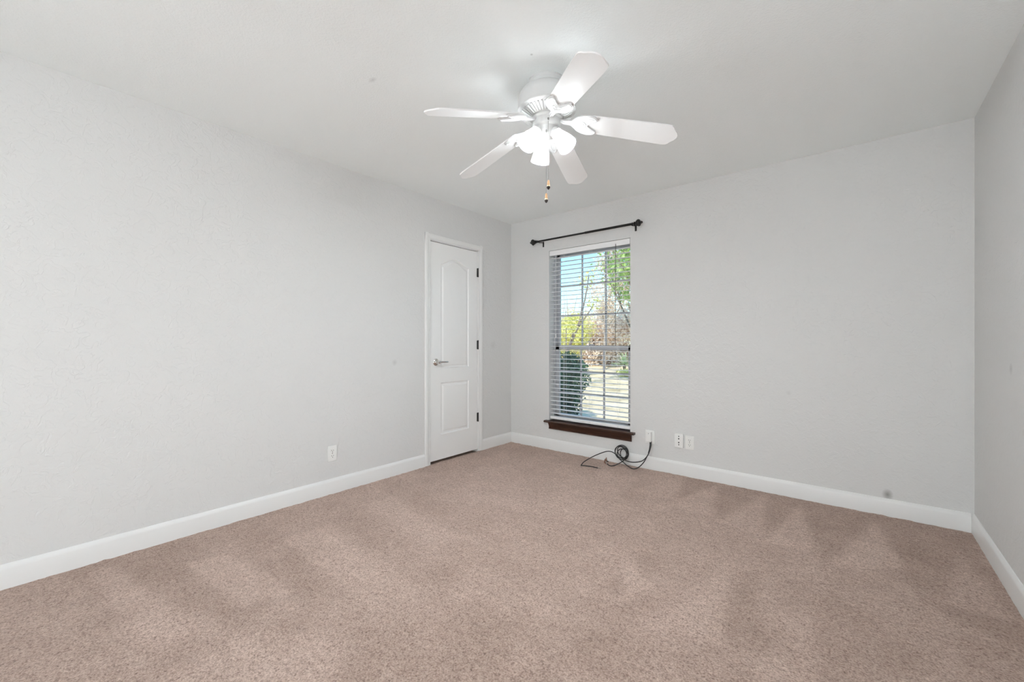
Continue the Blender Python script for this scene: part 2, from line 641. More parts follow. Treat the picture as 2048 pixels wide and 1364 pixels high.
# baseboards
BBP = [(0, 0), (0.014, 0), (0.014, 0.088), (0.011, 0.098), (0.007, 0.104), (0.004, 0.110), (0, 0.112)]
b = MB()
b.sweep(BBP, (0, -L_, -0.002), (0, DY0 - 0.066, -0.002), (1, 0, 0))
b.sweep(BBP, (0, DY1 + 0.050, -0.002), (0, 0, -0.002), (1, 0, 0))
tag(b.build('baseboard_left', M['trim'], smooth=25), 'white baseboard along the wall with the door', 'baseboard', kind='structure')
b = MB().sweep(BBP, (0.0145, 0, -0.002), (W_ - 0.0145, 0, -0.002), (0, -1, 0))
tag(b.build('baseboard_back', M['trim'], smooth=25), 'white baseboard under the window', 'baseboard', kind='structure')
b = MB().sweep(BBP, (W_, -L_, -0.002), (W_, 0, -0.002), (-1, 0, 0))
tag(b.build('baseboard_right', M['trim'], smooth=25), 'white baseboard along the right hand wall', 'baseboard', kind='structure')

# ------------------------------------------------------------------ door and casing
CP = [(0, 0), (0.011, 0), (0.013, 0.006), (0.012, 0.014), (0.016, 0.022), (0.018, 0.040), (0.017, 0.052), (0.012, 0.058), (0, 0.058)]
b = MB()
cy0, cy1, cz = DY0 - 0.006, DY1 - 0.006 + 0.006, DZ1 + 0.002
# legs, head; profile coordinate u runs outward from the opening
b.sweep(CP, (0, cy0, 0.002), (0, cy0, cz + 0.058), (1, 0, 0), (0, -1, 0))
b.sweep(CP, (0, cy1, 0.002), (0, cy1, cz + 0.058), (1, 0, 0), (0, 1, 0))
b.sweep(CP, (0, cy0 - 0.058, cz), (0, cy1 + 0.058, cz), (1, 0, 0), (0, 0, 1))
# jamb lining
b.box((-T, DY0, -0.1), (0.0005, DY0 + 0.0035, DZ1))
b.box((-T, DY1 - 0.0035, -0.1), (0.0005, DY1, DZ1))
b.box((-T, DY0, DZ1 - 0.0035), (0.0005, DY1, DZ1 + 0.0005))
tag(b.build('trim_1', M['trim'], smooth=25), 'white moulded casing around the narrow door', 'door casing', kind='structure')

b = MB().box((-0.69, DY0 + 0.0036, -0.095), (0.002, DY1 - 0.0036, -0.006), 0.003, 2)
tag(b.build('trim_2', M['carpet']), 'strip of beige carpet running under the narrow door', 'carpet strip', kind='structure')

door = thing('door_1', 'narrow white two panel door with arched upper panel', 'door', (0, (DY0 + DY1) / 2, 0), kind='structure')


def inset(poly, d):
    n = len(poly)
    out = []
    for i in range(n):
        p0, p1, p2 = Vector(poly[i - 1]), Vector(poly[i]), Vector(poly[(i + 1) % n])
        e1, e2 = (p1 - p0).normalized(), (p2 - p1).normalized()
        n1, n2 = Vector((-e1.y, e1.x)), Vector((-e2.y, e2.x))
        mm = (n1 + n2)
        mm = mm / max(0.4, mm.length_squared / 2 * 1.0) if mm.length_squared < 0.8 else mm * (2 / mm.length_squared)
        out.append(tuple(p1 + mm * d))
    return out


def door_slab():
    bm = bmesh.new()
    yc = (DY0 + DY1) / 2
    a, c = DY0 + 0.006 - yc, DY1 - 0.007 - yc
    z0, z1 = 0.023, DZ1 - 0.0085
    xf, xb = -0.003, -0.038
    rect = [(a, z0), (c, z0), (c, z1), (a, z1)]
    l, r_ = -1.027 - yc, -0.661 - yc
    mid = (l + r_) / 2
    up = [(l, 0.872), (r_, 0.872)]
    for k in range(25):
        t = k / 24
        up.append((r_ + (l - r_) * t, 1.852 + 0.064 * (0.5 - 0.5 * math.cos(2 * PI * t)) ** 0.75))
    lo = [(l, 0.254), (r_, 0.254), (r_, 0.737), (l, 0.737)]
    edges = []

    def loop(pts, x):
        vs = [bm.verts.new((x, y, z)) for y, z in pts]
        return vs

    def ring_edges(vs):
        return [bm.edges.new((vs[i], vs[(i + 1) % len(vs)])) for i in range(len(vs))]
    fr = loop(rect, xf)
    edges += ring_edges(fr)
    for p in (up, lo):
        v0 = loop(p, xf)
        edges += ring_edges(v0)
        prev = v0
        for d, x in ((0.007, xf - 0.0075), (0.014, xf - 0.0085), (0.022, xf - 0.0075), (0.034, xf - 0.0015), (0.038, xf - 0.001)):
            if p is up:
                hw = (r_ - l) / 2
                q = [(mid + (y - mid) * (hw - d) / hw, z + d if z < 1 else z - d) for y, z in p]
            else:
                q = inset(p, d)
            nv = loop(q, x)
            for i in range(len(p)):
                j = (i + 1) % len(p)
                bm.faces.new((prev[i], prev[j], nv[j], nv[i]))
            prev = nv
        bm.faces.new(prev)
    bmesh.ops.triangle_fill(bm, use_beauty=True, use_dissolve=False, edges=edges)
    bk = loop(rect, xb)
    for i in range(4):
        j = (i + 1) % 4
        bm.faces.new((fr[i], fr[j], bk[j], bk[i]))
    bm.faces.new(bk)
    m = MB()
    m.bm.free()
    m.bm = bm
    return m.build('door_slab', M['door'], door, smooth=18)


door_slab()
for k, hz in enumerate((1.829, 1.090, 0.350)):
    b = MB()
    yy = DY1 - 0.0035 - (DY0 + DY1) / 2
    mt = Matrix.Translation((0.006, yy, hz - 0.0445))
    b.lathe([(0.0, -0.003), (0.004, -0.002), (0.0062, 0), (0.0062, 0.089), (0.004, 0.091), (0, 0.092)], mt, 14)
    b.box((-0.0025, yy - 0.012, hz - 0.0445), (0.0015, yy + 0.012, hz + 0.0445), 0.0005, 1)
    b.build('hinge', M['hinge'], door, smooth=30)
# lever handle
ly, lz = -1.088 - (DY0 + DY1) / 2, 0.934
b = MB()
mx_ = Matrix.Translation((-0.003, ly, lz)) @ Matrix.Rotation(R(90), 4, 'Y')
b.lathe([(0.0, 0), (0.032, 0), (0.033, 0.004), (0.030, 0.008), (0.018, 0.012), (0.0125, 0.018), (0.0115, 0.040), (0.013, 0.046), (0.013, 0.058), (0.009, 0.062), (0, 0.063)], mx_, 28)
lv = b.build('handle', M['chrome'], door, smooth=40)
lv['label'] = 'polished metal lever handle'
b = MB()
pth = smooth_path([(0.050, ly, lz), (0.052, ly + 0.03, lz + 0.001), (0.053, ly + 0.07, lz), (0.050, ly + 0.098, lz - 0.001), (0.040, ly + 0.110, lz), (0.030, ly + 0.108, lz + 0.001)], 6)
b.tube(pth, 0.0085, 12, 0.0068)
b.build('lever', M['chrome'], lv, smooth=40)

# ------------------------------------------------------------------ window
win = thing('window_1', 'white double hung window with divided panes behind the blind', 'window', ((WX0 + WX1) / 2, 0.10, WZ0), kind='structure')
wx = (WX0 + WX1) / 2
a, c = WX0 - wx, WX1 - wx


def wbox(b, x0, x1, y0, y1, z0, z1, bev=0.002):
    b.box((x0, y0 - 0.10, z0 - WZ0), (x1, y1 - 0.10, z1 - WZ0), bev, 1)


b = MB()
wbox(b, a, a + 0.020, 0.090, 0.165, WZ0, WZ1)
wbox(b, c - 0.020, c, 0.090, 0.165, WZ0, WZ1)
wbox(b, a, c, 0.090, 0.165, WZ1 - 0.022, WZ1)
wbox(b, a, c, 0.090, 0.165, WZ0, WZ0 + 0.022)
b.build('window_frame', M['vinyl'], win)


def sash(name, y0, y1, x0, x1, z0, z1, st, rb, rt, mu):
    b = MB()
    wbox(b, x0, x0 + st, y0, y1, z0, z1)
    wbox(b, x1 - st, x1, y0, y1, z0, z1)
    wbox(b, x0, x1, y0, y1, z0, z0 + rb)
    wbox(b, x0, x1, y0, y1, z1 - rt, z1)
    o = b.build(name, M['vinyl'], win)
    gx0, gx1, gz0, gz1 = x0 + st, x1 - st, z0 + rb, z1 - rt
    ym = (y0 + y1) / 2
    b = MB()
    for k in (1, 2):
        xx = gx0 + (gx1 - gx0) * k / 3
        wbox(b, xx - 0.009, xx + 0.009, ym - 0.006, ym + 0.006, gz0, gz1, 0.0015)
        zq = gz0 + (gz1 - gz0) * k / 3
        wbox(b, gx0, gx1, ym - 0.006, ym + 0.006, zq - 0.009, zq + 0.009, 0.0015)
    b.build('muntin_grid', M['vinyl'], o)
    b = MB()
    b.box((gx0, ym + 0.0065 - 0.1, gz0 - WZ0), (gx1, ym + 0.0095 - 0.1, gz1 - WZ0))
    b.build('glass_pane', M['glass'], o)
    return o


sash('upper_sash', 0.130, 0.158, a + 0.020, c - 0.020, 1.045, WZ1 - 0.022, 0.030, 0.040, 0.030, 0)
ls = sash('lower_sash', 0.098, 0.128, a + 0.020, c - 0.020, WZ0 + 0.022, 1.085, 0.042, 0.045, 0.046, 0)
b = MB()
wbox(b, -0.03, 0.03, 0.088, 0.100, 1.085, 1.098, 0.003)
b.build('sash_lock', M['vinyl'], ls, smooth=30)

# dark stained stool and apron
b = MB()
SILL = [(0, 0), (0.040, 0), (0.046, 0.004), (0.047, 0.011), (0.043, 0.018), (0.036, 0.0205), (0, 0.0205)]
b.sweep(SILL, (0.478 - wx, -0.10, -0.0205), (1.457 - wx, -0.10, -0.0205), (0, -1, 0))
b.box((a + 0.001, -0.10, -0.0205), (c - 0.001, -0.011, 0.0))
AP = [(0, 0), (0.012, 0), (0.017, 0.004), (0.016, 0.010), (0.012, 0.014), (0.014, 0.030), (0.020, 0.046), (0.029, 0.058), (0.031, 0.066), (0, 0.066)]
b.sweep(AP, (0.523 - wx, -0.10, -0.0870), (1.424 - wx, -0.10, -0.0870), (0, -1, 0))
o = b.build('window_sill', M['wood'], win, smooth=30)
o['label'] = 'dark stained wooden sill and apron'

# ------------------------------------------------------------------ venetian blind
bl = thing('window_blind', 'white slatted venetian blind lowered over the window with slats open', 'blind', (wx, 0.037, WZ0))
VZ0, RZ0, RZ1 = 2.019, 0.318, 0.346
b = MB()
b.box((a + 0.004, -0.034, 2.016 - WZ0), (c - 0.004, -0.026, WZ1 - 0.003 - WZ0), 0.002, 1)
b.build('valance', M['blind'], bl)
b = MB()
b.box((a + 0.006, -0.024, 2.028 - WZ0), (c - 0.006, 0.026, WZ1 - 0.002 - WZ0), 0.001, 1)
b.build('headrail', M['blind'], bl)
b = MB()
PITCH = 0.0436
ns = 0
z = RZ1 + 0.030
while z < 2.006:
    zz_ = z - WZ0
    prof = [(-0.025, -0.0012), (-0.012, 0.0006), (0, 0.0013), (0.012, 0.0006), (0.025, -0.0012), (0.025, 0.0012), (0.012, 0.0030), (0, 0.0037), (-0.012, 0.0030), (-0.025, 0.0012)]
    b.sweep([(o_, u_ + o_ * 0.02) for o_, u_ in prof], (a + 0.006, 0, zz_), (c - 0.006, 0, zz_), (0, 1, 0))
    z += PITCH
    ns += 1
b.build('slats', M['blind'], bl, smooth=40)
b = MB()
b.box((a + 0.006, -0.026, RZ0 - WZ0), (c - 0.006, 0.026, RZ1 - WZ0), 0.004, 2)
b.build('bottom_rail', M['blind'], bl, smooth=40)
for cx_ in (0.688, 0.981, 1.275):
    b = MB()
    for yy in (-0.0275, 0.0275):
        b.tube([(cx_ - wx, yy, RZ0 - WZ0 + 0.01), (cx_ - wx, yy, VZ0 - WZ0 + 0.01)], 0.0009, 6)
    b.tube([(cx_ - wx + 0.012, -0.0275, RZ0 - WZ0 + 0.01), (cx_ - wx + 0.012, -0.0275, VZ0 - WZ0 + 0.01)], 0.0009, 6)
    b.lathe([(0, 0), (0.005, 0), (0.005, 0.006), (0, 0.007)], Matrix.Translation((cx_ - wx + 0.006, -0.0275, RZ0 - WZ0 + 0.006)), 10)
    b.build('ladder_cord', M['cord'], bl)
b = MB()
b.tube([(1.266 - wx, -0.036, 2.035 - WZ0), (1.266 - wx, -0.040, 2.0 - WZ0), (1.266 - wx, -0.042, 1.5 - WZ0), (1.264 - wx, -0.042, 1.085 - WZ0)], 0.0028, 8)
o = b.build('tilt_wand', M['wand'], bl, smooth=40)
o['label'] = 'thin dark tilt wand'
b = MB()
for dx in (0, 0.005):
    b.tube([(0.602 - wx + dx, -0.040, 2.02 - WZ0), (0.602 - wx + dx, -0.041, 1.20 - WZ0)], 0.0010, 6)
b.lathe([(0, -0.04), (0.006, -0.038), (0.007, -0.03), (0.003, 0), (0, 0.001)], Matrix.Translation((0.6045 - wx, -0.041, 1.20 - WZ0)), 10)
b.build('lift_cord', M['cord'], bl)

# ------------------------------------------------------------------ curtain rod
rod = thing('curtain_rod', 'black metal curtain rod with carved finials above the window', 'curtain rod', (0.94, 0, 2.16))
RY, RZ_ = -0.085, 0.006


def rx(x):
    return Matrix.Translation((x - 0.94, RY, RZ_)) @ Matrix.Rotation(R(90), 4, 'Y')


b = MB()
b.lathe([(0.0088, 0), (0.0088, 0.70)], rx(0.42), 16)
b.lathe([(0.0108, 0), (0.0108, 0.48)], rx(0.99), 16)
b.build('rod', M['black_metal'], rod, smooth=40)
for sgn, x0 in ((-1, 0.425), (1, 1.468)):
    b = MB()
    mt = Matrix.Translation((x0 - 0.94, RY, RZ_)) @ Matrix.Rotation(R(90 * sgn), 4, 'Y')
    b.lathe([(0.0085, -0.008), (0.013, -0.004), (0.013, 0.002), (0.009, 0.006), (0.009, 0.010), (0.016, 0.015), (0.016, 0.020), (0.010, 0.024), (0.011, 0.028)], mt, 20)
    # carved ball: fluted lobes coming to a point
    prof = [(0.010, 0.027), (0.021, 0.034), (0.028, 0.044), (0.030, 0.052), (0.026, 0.064), (0.017, 0.072), (0.010, 0.076), (0.012, 0.080), (0.009, 0.088), (0.0, 0.094)]
    n = 40
    rings = []
    for r0, zq in prof:
        if r0 == 0:
            rings.append([b.bm.verts.new(mt @ Vector((0, 0, zq)))])
            continue
        rr = []
        for k in range(n):
            th = 2 * PI * k / n
            q = r0 * (1 + (0.10 * math.cos(5 * th + 60 * zq) if r0 > 0.014 else 0))
            rr.append(b.bm.verts.new(mt @ Vector((q * math.cos(th), q * math.sin(th), zq))))
        rings.append(rr)
    for p, q in zip(rings[:-1], rings[1:]):
        for k in range(n):
            if len(q) == 1:
                b.bm.faces.new((p[k], p[(k + 1) % n], q[0]))
            else:
                b.bm.faces.new((p[k], p[(k + 1) % n], q[(k + 1) % n], q[k]))
    b.build('finial', M['black_metal'], rod, smooth=50)
for x0 in (0.446, 1.462):
    b = MB()
    xx = x0 - 0.94
    b.box((xx - 0.0085, -0.005, -0.040), (xx + 0.0085, 0.0, 0.016), 0.0015, 1)
    b.tube(smooth_path([(xx, -0.003, 0.006), (xx, -0.045, 0.000), (xx, -0.076, -0.006), (xx, -0.094, -0.004), (xx, -0.099, 0.008)], 5), 0.0042, 8)
    b.lathe([(0, 0), (0.004, 0), (0.005, 0.004), (0, 0.005)], Matrix.Translation((xx, -0.005, -0.028)) @ Matrix.Rotation(R(90), 4, 'X'), 10)
    b.build('bracket', M['black_metal'], rod, smooth=40)


# ------------------------------------------------------------------ outlets, boxes
def wall_frame(loc, normal):
    """matrix: local x right along wall, y up, z out of wall"""
    n = Vector(normal)
    up = Vector((0, 0, 1))
    x = up.cross(n)
    return Matrix.Translation(loc) @ Matrix((x, up, n)).transposed().to_4x4()


def copy_tree(o, parent=None):
    c_ = o.copy()
    C.objects.link(c_)
    c_.parent = parent
    for ch in list(o.children):
        copy_tree(ch, c_)
    return c_


outlet = thing('wall_outlet', 'white duplex power outlet low on the wall with the door', 'outlet', group='duplex power outlets')
b = MB()
b.box((-0.035, -0.057, 0), (0.035, 0.057, 0.0065), 0.003, 3)
b.build('cover_plate', M['plastic'], outlet, smooth=40)
for sy in (1, -1):
    b = MB()
    pts = []
    for k in range(28):
        th = 2 * PI * k / 28
        pts.append((0.0172 * math.cos(th), max(-0.0138, min(0.0138, 0.0172 * math.sin(th))) + sy * 0.0195))
    b.prism(pts, 0.006, 0.0095)
    rec = b.build('receptacle', M['plastic'], outlet, smooth=40)
    b = MB()
    for sx, hh in ((-0.0064, 0.0085), (0.0064, 0.0070)):
        b.box((sx - 0.0013, sy * 0.0195 + 0.0035 - hh / 2, 0.0090), (sx + 0.0013, sy * 0.0195 + 0.0035 + hh / 2, 0.0099))
    b.lathe([(0.0027, 0.0090), (0.0027, 0.0099)], Matrix.Translation((0, sy * 0.0195 - 0.0078, 0)), 12)
    b.build('slots', M['slot'], rec)
b = MB()
b.lathe([(0.0032, 0.006), (0.0032, 0.0075), (0, 0.008)], None, 12)
b.build('screw', M['chrome'], outlet, smooth=40)
outlet.matrix_world = wall_frame((0, -2.081, 0.296), (1, 0, 0))
o2 = copy_tree(outlet)
o2['label'] = 'flat white duplex power outlet right of the four hole jack box'
o2.matrix_world = wall_frame((1.929, 0, 0.282), (0, -1, 0))

jack = thing('jack_box', 'raised white wall box with four dark holes beside the outlet', 'jack box')
b = MB()
b.box((-0.035, -0.058, 0), (0.035, 0.058, 0.024), 0.003, 3)
b.build('box_cover', M['plastic'], jack, smooth=40)
for yy, rr in ((0.036, 0.0035), (0.016, 0.0048), (-0.016, 0.0048), (-0.034, 0.0035)):
    b = MB()
    b.lathe([(rr + 0.001, 0.0238), (rr + 0.001, 0.0246), (rr * 0.7, 0.0248)], Matrix.Translation((0, yy, 0)), 14)
    b.build('jack_hole', M['slot'], jack)
jack.matrix_world = wall_frame((1.847, 0, 0.291), (0, -1, 0))

cb = thing('cable_box', 'white wall plate under the sill with a cover box feeding black cables', 'cable box')
b = MB()
b.box((-0.044, -0.058, 0), (0.040, 0.058, 0.006), 0.002, 2)
b.build('wall_plate', M['plastic'], cb, smooth=40)
b = MB()
b.box((-0.030, -0.040, 0.005), (0.018, 0.048, 0.036), 0.004, 3)
o = b.build('box_cover', M['plastic'], cb, smooth=40)
b = MB()
b.lathe([(0.003, 0.0355), (0.003, 0.0366), (0.0012, 0.0368)], Matrix.Translation((-0.004, 0.034, 0)), 12)
b.build('screw', M['hinge'], o)
cb.matrix_world = wall_frame((1.596, 0, 0.283), (0, -1, 0))

# ------------------------------------------------------------------ black cables
CR = 0.0041
ca = thing('coaxial_cable', 'black cable looping left over the carpet to a bare end', 'cable', (1.60, -0.03, 0.24), 'black cables from the wall box')
pa = [(1.602, -0.024, 0.250), (1.603, -0.028, 0.232), (1.606, -0.034, 0.210), (1.603, -0.050, 0.156), (1.592, -0.080, 0.117), (1.574, -0.10, 0.075), (1.537, -0.112, 0.031), (1.492, -0.112, 0.0065), (1.441, -0.100, 0.012),
      (1.376, -0.072, 0.032), (1.323, -0.058, 0.059), (1.281, -0.050, 0.092), (1.241, -0.050, 0.104), (1.198, -0.062, 0.099), (1.168, -0.12, 0.088), (1.143, -0.19, 0.075), (1.120, -0.25, 0.057), (1.097, -0.29, 0.036), (1.085, -0.308, 0.017),
      (1.082, -0.316, 0.006), (1.096, -0.305, 0.005), (1.155, -0.285, 0.0045), (1.202, -0.28, 0.0045), (1.236, -0.285, 0.0045)]
off = Vector(ca.location)
b = MB()
b.tube([p - off for p in smooth_path(pa, 8)], CR, 8)
b.build('cable_jacket', M['cable'], ca, smooth=60)


def connector(parent, p, d, m=M['silver'], name='connector'):
    b = MB()
    mt = Matrix.Translation(p) @ Vector(d).to_track_quat('Z', 'Y').to_matrix().to_4x4()
    b.lathe([(0, -0.001), (0.0042, -0.001), (0.0042, 0.010), (0.0055, 0.011), (0.0055, 0.013), (0.0036, 0.014), (0.0036, 0.017), (0.0056, 0.018), (0.0056, 0.026), (0.0042, 0.027), (0.0012, 0.027), (0.0008, 0.033), (0, 0.033)], mt, 12)
    return b.build(name, m, parent, smooth=30)


connector(ca, Vector((1.236, -0.285, 0.0055)) - off, (0.97, -0.10, 0.0))

cbl = thing('coaxial_cable', 'black cable wound into an upright coil against the baseboard', 'cable', (1.61, -0.03, 0.24), 'black cables from the wall box')
off = Vector(cbl.location)
pb = [(1.612, -0.024, 0.250), (1.613, -0.030, 0.230), (1.614, -0.038, 0.207), (1.606, -0.056, 0.160), (1.590, -0.082, 0.118), (1.552, -0.088, 0.080), (1.490, -0.085, 0.058), (1.430, -0.075, 0.050), (1.378, -0.062, 0.056)]
cc = Vector((1.345, 0, 0.116))
turns = [(0.066, 0.066, 0.000, 0.000, -0.034), (0.058, 0.048, -0.010, -0.010, -0.042), (0.050, 0.055, 0.020, 0.008, -0.052), (0.034, 0.030, 0.034, -0.026, -0.062), (0.060, 0.062, 0.004, 0.000, -0.050)]
ang0 = R(-65)
for q, (ra, rb, ox, oz, yy) in enumerate(turns):
    for k in range(12):
        t = k / 12
        nxq = turns[min(q + 1, len(turns) - 1)]
        L = [p0 + (p1 - p0) * t for p0, p1 in zip((ra, rb, ox, oz, yy), nxq)]
        th = ang0 + 2 * PI * t
        pb.append((cc.x + L[2] + L[0] * math.cos(th), L[4] - 0.012 * math.sin(th * 1.0 + q), cc.z + L[3] + L[1] * math.sin(th)))
pb += [(1.385, -0.085, 0.056), (1.380, -0.115, 0.048), (1.360, -0.140, 0.034), (1.330, -0.158, 0.017), (1.297, -0.160, 0.0065), (1.266, -0.150, 0.008), (1.250, -0.140, 0.013)]
b = MB()
b.tube([p - off for p in smooth_path(pb, 5)], CR, 8)
b.build('cable_jacket', M['cable'], cbl, smooth=60)
connector(cbl, Vector((1.250, -0.140, 0.013)) - off, (-0.7, 0.4, 0.45))
# boot where both cables leave the box: belongs to the first cable
b = MB()
off = Vector(ca.location)
b.tube([Vector(p) - off for p in ((1.606, -0.022, 0.246), (1.608, -0.030, 0.218), (1.606, -0.045, 0.178), (1.601, -0.058, 0.150))], 0.0085, 10, 0.0060)
b.build('heat_shrink_sleeve', M['cable'], ca, smooth=60)

sp = thing('cable_splitter', 'small tarnished metal splitter lying on the carpet at the cable end', 'splitter', (1.222, -0.118, 0.0))
b = MB()
mt = Matrix.Translation((0, 0, 0.026)) @ Matrix.Rotation(R(35), 4, 'Z') @ Matrix.Rotation(R(14), 4, 'Y')
mt0 = mt
for lo, hi in (((-0.011, -0.008, -0.024), (0.011, 0.008, 0.018)),):
    bb = bmesh.ops.create_cube(b.bm, size=1)['verts']
    for v in bb:
        v.co = mt @ Vector((v.co.x * 0.024, v.co.y * 0.016, v.co.z * 0.040))
    bmesh.ops.bevel(b.bm, geom=list({e for v in bb for e in v.link_edges}), offset=0.003, segments=2, affect='EDGES')
b.build('splitter_body', M['copper'], sp, smooth=40)
for d, p in (((0, 0, 1), (0, 0, 0.018)), ((1, 0, 0), (0.011, 0, 0.004))):
    b = MB()
    m2 = mt0 @ Matrix.Translation(p) @ Vector(d).to_track_quat('Z', 'Y').to_matrix().to_4x4()
    b.lathe([(0.0062, 0), (0.0062, 0.003), (0.0045, 0.004), (0.0045, 0.016), (0.0010, 0.016), (0, 0.015)], m2, 12)
    b.build('port', M['hinge'] if d[0] else M['copper'], sp, smooth=40)

# ------------------------------------------------------------------ ceiling fan
FAX, FAY = 1.783, -1.874
fan = thing('ceiling_fan', 'white five blade ceiling fan with three lit glass shades', 'ceiling fan', (FAX, FAY, H_))


def fz(z):
    return z - H_


b = MB()
b.lathe([(0.0, fz(2.44)), (0.094, fz(2.44)), (0.096, fz(2.436)), (0.096, fz(2.430)), (0.092, fz(2.426)), (0.092, fz(2.400)), (0.0, fz(2.400))], None, 48)
b.build('canopy', M['fan_white'], fan, smooth=35)
b = MB()
b.lathe([(0.090, fz(2.405)), (0.100, fz(2.404)), (0.104, fz(2.400)), (0.116, fz(2.395)), (0.130, fz(2.384)), (0.140, fz(2.368)), (0.1445, fz(2.350)), (0.1455, fz(2.320)), (0.1455, fz(2.300)), (0.1475, fz(2.297)), (0.1475, fz(2.290)), (0.143, fz(2.287)), (0.136, fz(2.284)),
         (0.080, fz(2.258)), (0.060, fz(2.256))], None, 64)
mh = b.build('motor_housing', M['fan_white'], fan, smooth=30)
b = MB()
for k in range(44):
    th = 2 * PI * k / 44
    mt = Matrix.Rotation(th, 4, 'Z') @ Matrix.Translation((0.108, 0, fz(2.2690))) @ Matrix.Rotation(R(-25), 4, 'Y')
    vs = bmesh.ops.create_cube(b.bm, size=1)['verts']
    for v in vs:
        v.co = mt @ Vector((v.co.x * 0.050, v.co.y * (0.0085 if v.co.x > 0 else 0.0055), v.co.z * 0.008))
    bmesh.ops.bevel(b.bm, geom=list({e for v in vs for e in v.link_edges}), offset=0.0018, segments=1, affect='EDGES')
b.build('vent_ribs', M['fan_white'], mh)
b = MB()
b.lathe([(0.0, fz(2.262)), (0.078, fz(2.262)), (0.080, fz(2.258)), (0.080, fz(2.250)), (0.074, fz(2.247)), (0.070, fz(2.243)), (0.070, fz(2.212)), (0.066, fz(2.206)), (0.058, fz(2.202)), (0.055, fz(2.196)), (0.054, fz(2.180)), (0.046, fz(2.168)), (0.032, fz(2.160)), (0.022, fz(2.156)), (0.012, fz(2.148)), (0.0, fz(2.146))], None, 40)
b.build('switch_housing', M['fan_white'], fan, smooth=35)


def half(pts):
    return pts + [(x, -y) for x, y in pts[::-1] if abs(y) > 1e-9]


blade_me = None
proto = None
tips = {0: 2.1316, 1: 2.1508, 2: 2.119, 3: 2.1169, 4: 2.1527}
T0 = R(33.287)
PITCH_B = R(-13.4)
for k in range(5):
    az = T0 + k * 2 * PI / 5
    droop = math.atan2(2.232 - tips[k], 0.635 - 0.12)
    mw = Matrix.Rotation(az, 4, 'Z') @ Matrix.Translation((0.12, 0, fz(2.232))) @ Matrix.Rotation(droop, 4, 'Y') @ Matrix.Rotation(PITCH_B, 4, 'X')
    if proto is None:
        # blade outline: local x from the pivot outwards
        tip = [(0.468, 0.0665), (0.489, 0.0635), (0.499, 0.055), (0.5035, 0.046), (0.510, 0.038), (0.522, 0.024), (0.529, 0.010), (0.530, 0.0)]
        ol = half([(0.045, 0.044), (0.052, 0.053), (0.070, 0.057), (0.20, 0.0605), (0.40, 0.0655)] + tip)
        b = MB()
        b.prism(ol, 0.0, 0.006)
        proto = b.build('blade', M['blade_white'], fan, smooth=25)
        # pierced looking leaf bracket under the blade
        arm = half([(-0.060, 0.014), (-0.02, 0.012), (0.004, 0.013), (0.016, 0.026), (0.034, 0.046), (0.060, 0.060), (0.092, 0.066), (0.122, 0.060), (0.136, 0.046), (0.132, 0.036), (0.118, 0.028), (0.104, 0.018), (0.092, 0.008), (0.088, 0.0)])
        b = MB()
        b.prism(arm, -0.0075, -0.0004)
        # raised rim and relief
        rim = [(x * 0.0 + 0.066 + (x - 0.066) * 0.90, y * 0.90, -0.0078) for x, y in arm if x > 0.01]
        b.tube(smooth_path([Vector(p) for p in rim], 4), 0.0030, 6)
        b.tube([(0.058 + 0.021 * math.cos(t * 0.35), 0.021 * math.sin(t * 0.35), -0.0080) for t in range(19)], 0.0032, 6)
        b.tube([(0.058 + (0.003 + 0.0006 * t) * math.cos(t * 0.5), (0.003 + 0.0006 * t) * math.sin(t * 0.5), -0.0082) for t in range(16)], 0.0025, 6)
        for sg in (1, -1):
            b.tube(smooth_path([(0.035, sg * 0.026, -0.008), (0.060, sg * 0.040, -0.008), (0.090, sg * 0.046, -0.008), (0.118, sg * 0.043, -0.008)], 5), 0.0028, 6, 0.0016)
            b.tube(smooth_path([(0.078, sg * 0.016, -0.008), (0.094, sg * 0.024, -0.008), (0.112, sg * 0.034, -0.008)], 5), 0.0026, 6, 0.0014)
        b.tube([(-0.058, 0, -0.006), (0.03, 0, -0.008)], 0.0075, 8, 0.005)
        b.build('blade_bracket', M['fan_white'], proto, smooth=35)
        bo = proto
    else:
        bo = copy_tree(proto, fan)
    bo.matrix_local = mw

# lamp arms, shades and bulbs
for az, rad, zo in ((R(-112), 0.122, 2.098), (R(7), 0.118, 2.088), (R(142), 0.118, 2.082)):
    e = R(52)
    d = Vector((math.cos(e) * math.cos(az), math.cos(e) * math.sin(az), -math.sin(e)))
    end = Vector((rad * math.cos(az), rad * math.sin(az), fz(zo)))
    st = end - d * 0.118
    q = d.to_track_quat('Z', 'Y').to_matrix().to_4x4()
    b = MB()
    hub = Vector((0.035 * math.cos(az), 0.035 * math.sin(az), fz(2.192)))
    b.tube(smooth_path([hub, (hub + st) / 2 + Vector((0, 0, 0.004)), st], 4), 0.010, 12)
    b.lathe([(0.0, -0.012), (0.016, -0.011), (0.024, -0.004), (0.0285, 0.004), (0.0290, 0.016), (0.0275, 0.017), (0.0, 0.010)], Matrix.Translation(st) @ q, 24)
    b.build('lamp_arm', M['fan_white'], fan, smooth=40)
    b = MB()
    prof = [(0.0265, 0.010), (0.0270, 0.020), (0.032, 0.040), (0.0395, 0.066), (0.0455, 0.092), (0.0495, 0.118)]
    inner = [(r0 - 0.0025, z0) for r0, z0 in prof[::-1]]
    b.lathe(prof + inner, Matrix.Translation(st) @ q, 36, closed=True)
    sh = b.build('lamp_shade', M['shade'], fan, smooth=50)
    b = MB()
    b.lathe([(0.0, 0.016), (0.011, 0.016), (0.012, 0.034), (0.018, 0.048), (0.0255, 0.064), (0.0285, 0.078), (0.0265, 0.092), (0.018, 0.103), (0.008, 0.1075), (0.0, 0.108)], Matrix.Translation(st) @ q, 24)
    o = b.build('bulb', M['bulb'], sh, smooth=80)
    o['label'] = 'glowing bulb'

